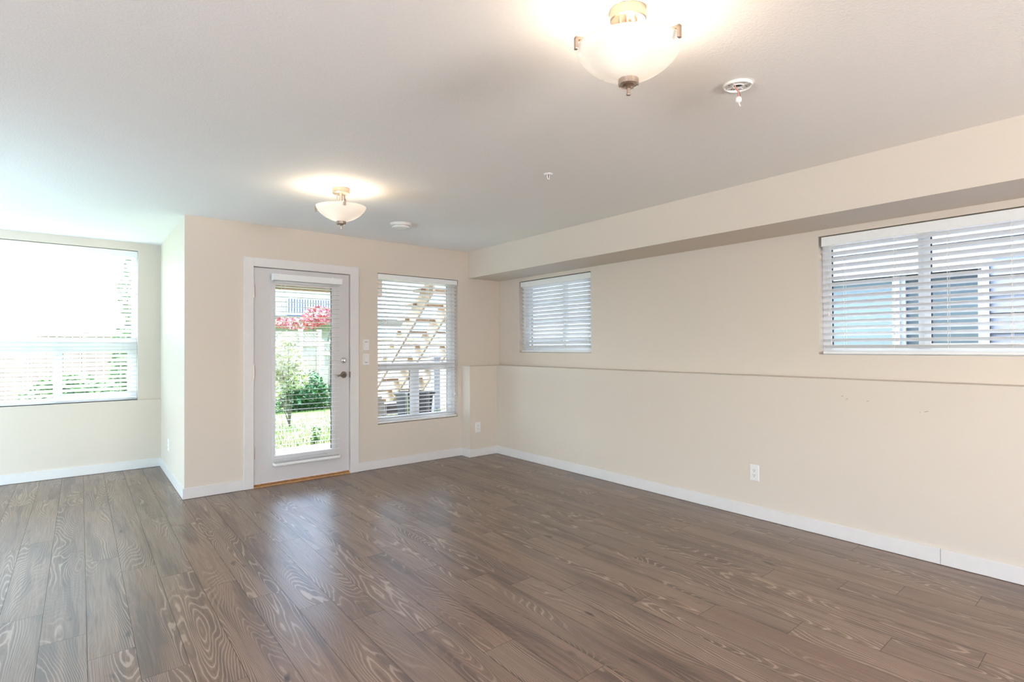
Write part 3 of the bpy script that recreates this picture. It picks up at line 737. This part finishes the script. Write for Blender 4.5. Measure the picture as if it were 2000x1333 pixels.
# back fence: panels with lattice tops, posts between
def fence(us, v, top, lat, label, mt, group='fence panels at the end of the yard'):
    f = thing('garden_fence', label, 'fence', ((us[0] + us[-1]) / 2, v, GZ), group=group)
    for a, b in zip(us, us[1:]):
        m = MB(); x = a + .05
        while x < b - .06:
            w = min(.135, b - .05 - x); m.box(x, x + w - .008, v, v + .02, GZ + .03, top - lat - .02); x += .135
        m.box(a + .05, b - .05, v - .03, v, GZ + .25, GZ + .34); m.box(a + .05, b - .05, v - .035, v + .03, top - lat - .06, top - lat)
        m.build('board_panel', mt, f)
        if lat > .05:
            m = MB(); z0, z1 = top - lat, top - .04; s = .085; x = a + .05 - (z1 - z0)
            while x < b:
                for sg, dd in ((1, .004), (-1, -.006)):
                    p, q = ((x, z0), (x + (z1 - z0), z1)) if sg > 0 else ((x, z1), (x + (z1 - z0), z0))
                    x0, x1 = p[0], q[0]; lo, hi = a + .05, b - .05
                    if x1 <= lo or x0 >= hi: continue
                    def at(xx): k = (xx - x0) / (x1 - x0); return p[1] + (q[1] - p[1]) * k
                    c0, c1 = max(x0, lo), min(x1, hi)
                    m.bar((c0, v + dd, at(c0)), (c1, v + dd, at(c1)), .008, .034, up=(0, 0, 1))
                x += s
            m.box(a + .05, b - .05, v - .03, v + .03, top - .05, top)
            m.build('lattice', mt, f)
    for a in us:
        m = MB(); m.box(a - .05, a + .05, v - .05, v + .05, GZ, top + .05); m.build('post', mt, f)
fence([4.90, 5.17, 5.75], 14.9, 1.44, .28, 'shorter pale lattice-topped fence panels at the right of the door view', FENCE)
fence([2.7, 4.69, 5.20], 16.0, 1.72, .34, 'taller pale lattice-topped fence panels behind the dark green bush', FENCE)
fence([-5.6, -3.7, -1.8, .1, 2.0], 16.4, 1.62, 0, 'brown board fence across the yard beyond the bay window', FENCE_B)
m = MB(); 
# neighbour house at the end of the yard
t = thing('neighbour_house', 'pale blue house with a raised deck beyond the end fence', 'house', (6, 27, GZ))
m = MB(); m.box(4.2, 16, 26, 32, GZ, 6.0)
x = 0
m.build('wall', HOUSE, t)
m = MB()
for z in [GZ + .2 * k for k in range(1, 30)]: m.box(4.2, 16, 25.975, 26, z, z + .012)
m.build('siding_lines', HOUSE, t)
m = MB(); m.box(7.1, 10.6, 25.9, 25.97, 2.45, 3.35); m.build('blue_panel', HOUSEBLUE, t)
m = MB(); m.box(5.6, 6.9, 25.88, 25.96, 2.6, 4.2); m.build('window_frame', WHITE, t)
m = MB(); m.box(5.0, 11, 22, 26, 2.30, 2.42); m.build('deck_floor', DECKB, t); m = MB(); m.box(5.0, 11, 21.9, 22.0, 2.13, 2.42); m.build('deck_fascia', DECKB, t)
m = MB(); m.box(5.0, 11, 22.0, 22.06, 3.28, 3.36); m.box(5.0, 11, 22.0, 22.06, 2.46, 2.52)
x = 5.0
while x < 11: m.box(x, x + .045, 22.01, 22.05, 2.5, 3.3); x += .10
m.build('deck_railing', WHITE, t)
for x in (5.1, 8.0, 10.9):
    m = MB(); m.box(x, x + .14, 22, 22.14, GZ, 2.3); m.build('deck_post', DECKB, t)
m = MB(); m.hexa([(3.2, 25, 6.0), (17, 25, 6.0), (17, 33, 6.0), (3.2, 33, 6.0), (7, 28.5, 8.4), (14, 28.5, 8.4), (14, 29, 8.4), (7, 29, 8.4)]); m.build('roof', GREYB, t)

# our own upper deck, its post and the stairs outside the garden window
t = thing('raised_deck', 'fir-framed raised deck over the patio, its beam at the top of the door glass', 'deck', (3, 8.2, 2.05))
m = MB(); m.box(XL + .2, 3.72, D + TH + .02, 8.3, 2.52, 2.56); m.build('deck_boards', CEDAR, t)
m = MB(); m.box(XL + .2, 3.55, 8.16, 8.26, 2.035, 2.27); m.build('beam', CEDAR, t); 
for x in (XL + .3, 1.6, 2.2, 2.8, 3.4):
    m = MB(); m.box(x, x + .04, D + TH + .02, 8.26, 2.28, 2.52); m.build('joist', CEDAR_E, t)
m = MB(); m.box(2.9, 3.01, 8.27, 8.38, GZ, 2.52); tag(m.build('post', WHITE, t), 'white square post')
m = MB(); m.box(XL + .3, XL + .42, 8.14, 8.26, GZ, 2.035); m.build('post', CEDAR, t)
st = thing('deck_stairs', 'open fir staircase seen through the garden window blind', 'stairs', (4.35, 9.5, GZ))
def line(v): return 1.86 - .72 * (v - 7.6)
for u in (3.88, 4.34, 4.82):
    m = MB(); v0, v1 = 7.15, 10.3
    m.hexa([(u - .02, v0, line(v0) - .14), (u + .02, v0, line(v0) - .14), (u + .02, v1, line(v1) - .14), (u - .02, v1, line(v1) - .14),
            (u - .02, v0, line(v0) + .14), (u + .02, v0, line(v0) + .14), (u + .02, v1, line(v1) + .14), (u - .02, v1, line(v1) + .14)])
    m.build('stringer', CEDAR, st)
v = 7.25
while v < 10.2:
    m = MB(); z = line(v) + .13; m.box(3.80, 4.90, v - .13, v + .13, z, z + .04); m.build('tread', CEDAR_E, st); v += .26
m = MB(); m.box(3.86, 4.86, 7.02, 7.13, GZ, 2.5); 
m = MB(); m.box(3.95, 4.05, 7.6, 7.7, GZ, 1.6); 

t = thing('patio_post', 'short white square post on the patio, seen low in the garden window', 'post', (4.42, 8.05, GZ))
m = MB(); m.box(4.365, 4.475, 8.0, 8.11, GZ, 1.12); m.build('shaft', WHITE, t)
m = MB(); m.box(4.355, 4.485, 7.99, 8.12, 1.12, 1.145); m.build('cap', WHITE, t)
# planters on the patio
def tapered(c, r0, r1, h, mt, name, label, rim=None):
    p = thing(name, label, 'planter', (c[0], c[1], GZ))
    m = MB()
    def ring(r, z): return [(c[0] - r, c[1] - r, z), (c[0] + r, c[1] - r, z), (c[0] + r, c[1] + r, z), (c[0] - r, c[1] + r, z)]
    m.hexa(ring(r0, GZ) + ring(r1, GZ + h)); m.build('pot', mt, p, bevel=.01)
    m = MB(); m.hexa(ring(r1 + .015, GZ + h - .05) + ring(r1 + .02, GZ + h)); m.build('rim', mt, p, bevel=.006)
    return p
p = tapered((3.72, 7.45), .135, .205, .795, POT, 'tall_planter', 'tall dark tapered planter outside the garden window')
m = MB(); m.tube([(3.50, 7.24, GZ + .78), (3.565, 7.30, GZ)], .012, 8); tag(m.build('stake', LIME, p), 'pale green stake')
t = thing('stone_urn', 'rounded cream garden urn outside the lower left of the garden window', 'planter', (3.08, 7.6, GZ))
m = MB(); m.lathe((3.08, 7.6, GZ), [(.14, 0), (.20, .04), (.27, .25), (.26, .50), (.22, .66), (.18, .73), (.20, .76)], 28); m.build('urn_body', STONEPOT, t, smooth=True)
t = thing('storage_bench', 'low grey-brown boarded bench behind the dark planter', 'bench', (3.7, 8.5, GZ))
for k in range(4):
    m = MB(); m.box(3.2, 4.35, 8.3, 8.33, GZ + .02 + k * .13, GZ + .14 + k * .13); m.build('side_board', GREYB, t)
m = MB(); m.box(3.18, 4.37, 8.28, 8.7, GZ + .54, GZ + .57); m.build('lid', GREYB, t)
t = thing('grass_clump', 'clump of green grass beside the white post outside the garden window', 'plant', (4.25, 7.75, GZ))
r = random.Random(4); m = MB()
for k in range(120):
    a = r.uniform(0, 2 * pi); l = r.uniform(.1, .35); h = r.uniform(.25, .52); x, y = 4.22, 7.72
    dx, dy = .005 * sin(a), -.005 * cos(a)
    i = [m.pt(x - dx, y - dy, GZ), m.pt(x + dx, y + dy, GZ), m.pt(x + l * .5 * cos(a) + dx, y + l * .3 * sin(a) + dy, GZ + h), m.pt(x + l * .5 * cos(a) - dx, y + l * .3 * sin(a) - dy, GZ + h), m.pt(x + l * cos(a), y + l * .6 * sin(a), GZ + h * .9)]
    m.f += [[i[0], i[1], i[2], i[3]], [i[3], i[2], i[4]]]
m.build('blades', LEAF_M, t)
# pale privacy fence on the right of the patio
f = thing('side_fence', 'pale board fence running away on the right, seen behind the stairs', 'fence', (6.0, 10, GZ))
m = MB(); v = 9.9
while v < 16: m.box(6.6, 6.62, v, v + .13, GZ, 1.5); v += .14
m.build('board_panel', FENCE, f)
m = MB(); m.box(6.56, 6.66, 9.9, 16, 1.5, 1.54); m.build('cap_rail', FENCE, f)

# house next door on the right
t = thing('house_next_door', 'blue-grey lap-sided house close beside the right wall windows', 'house', (6.2, 2.5, GZ))
NW = (1.33, 3.0, .95, 1.915)
m = MB(lambda a, d, z: (6.0 + d, a, z)); wall_with_holes(m, -4, 9.6, GZ, 5.5, .02, .3, [NW]); m.build('wall', WHITE, t)
m = MB(lambda a, d, z: (6.0 + d, a, z)); z = GZ
while z < 5.4:
    z1 = z + .155
    spans = [(-4, 9.6)]
    if z1 > NW[2] - .1 and z < NW[3] + .1: spans = [(-4, NW[0] - .055), (NW[1] + .055, 9.6)]
    for a, b in spans:
        m.hexa([(a, -.012, z), (b, -.012, z), (b, .02, z), (a, .02, z), (a, .006, z1), (b, .006, z1), (b, .02, z1), (a, .02, z1)])
    z += .15
m.build('siding', SIDING, t)
NM = lambda a, d, z: (6.0 + d, a, z)
m = MB(NM); m.box(NW[0] - .05, NW[0], -.03, .05, NW[2] - .05, NW[3] + .05); m.box(NW[1], NW[1] + .05, -.03, .05, NW[2] - .05, NW[3] + .05)
m.box(NW[0], NW[1], -.03, .05, NW[3], NW[3] + .05); m.box(NW[0], NW[1], -.03, .05, NW[2] - .05, NW[2]); m.box(1.95, 2.01, -.01, .06, NW[2], NW[3])
wf = m.build('window_frame', WHITE, t)
m = MB(NM); m.box(NW[0] + .03, 1.95, .05, .06, NW[2], NW[3]); m.build('window_pane', NGLASS, wf)
m = MB(NM); m.box(2.01, NW[1], .05, .06, NW[2], NW[3]); m.build('window_shade', NSKYPANE, wf)  # glass pane with its sky reflection put into the colour
m = MB(NM); m.box(1.33, 1.36, .0, .06, NW[2], NW[3]); m.box(1.91, 1.95, .02, .06, NW[2], NW[3]); m.build('sash', mat('grey_sash', (.45, .5, .55), .5), wf)
# tidy helper properties
for o in bpy.data.objects:
    if '_o' in o: del o['_o']
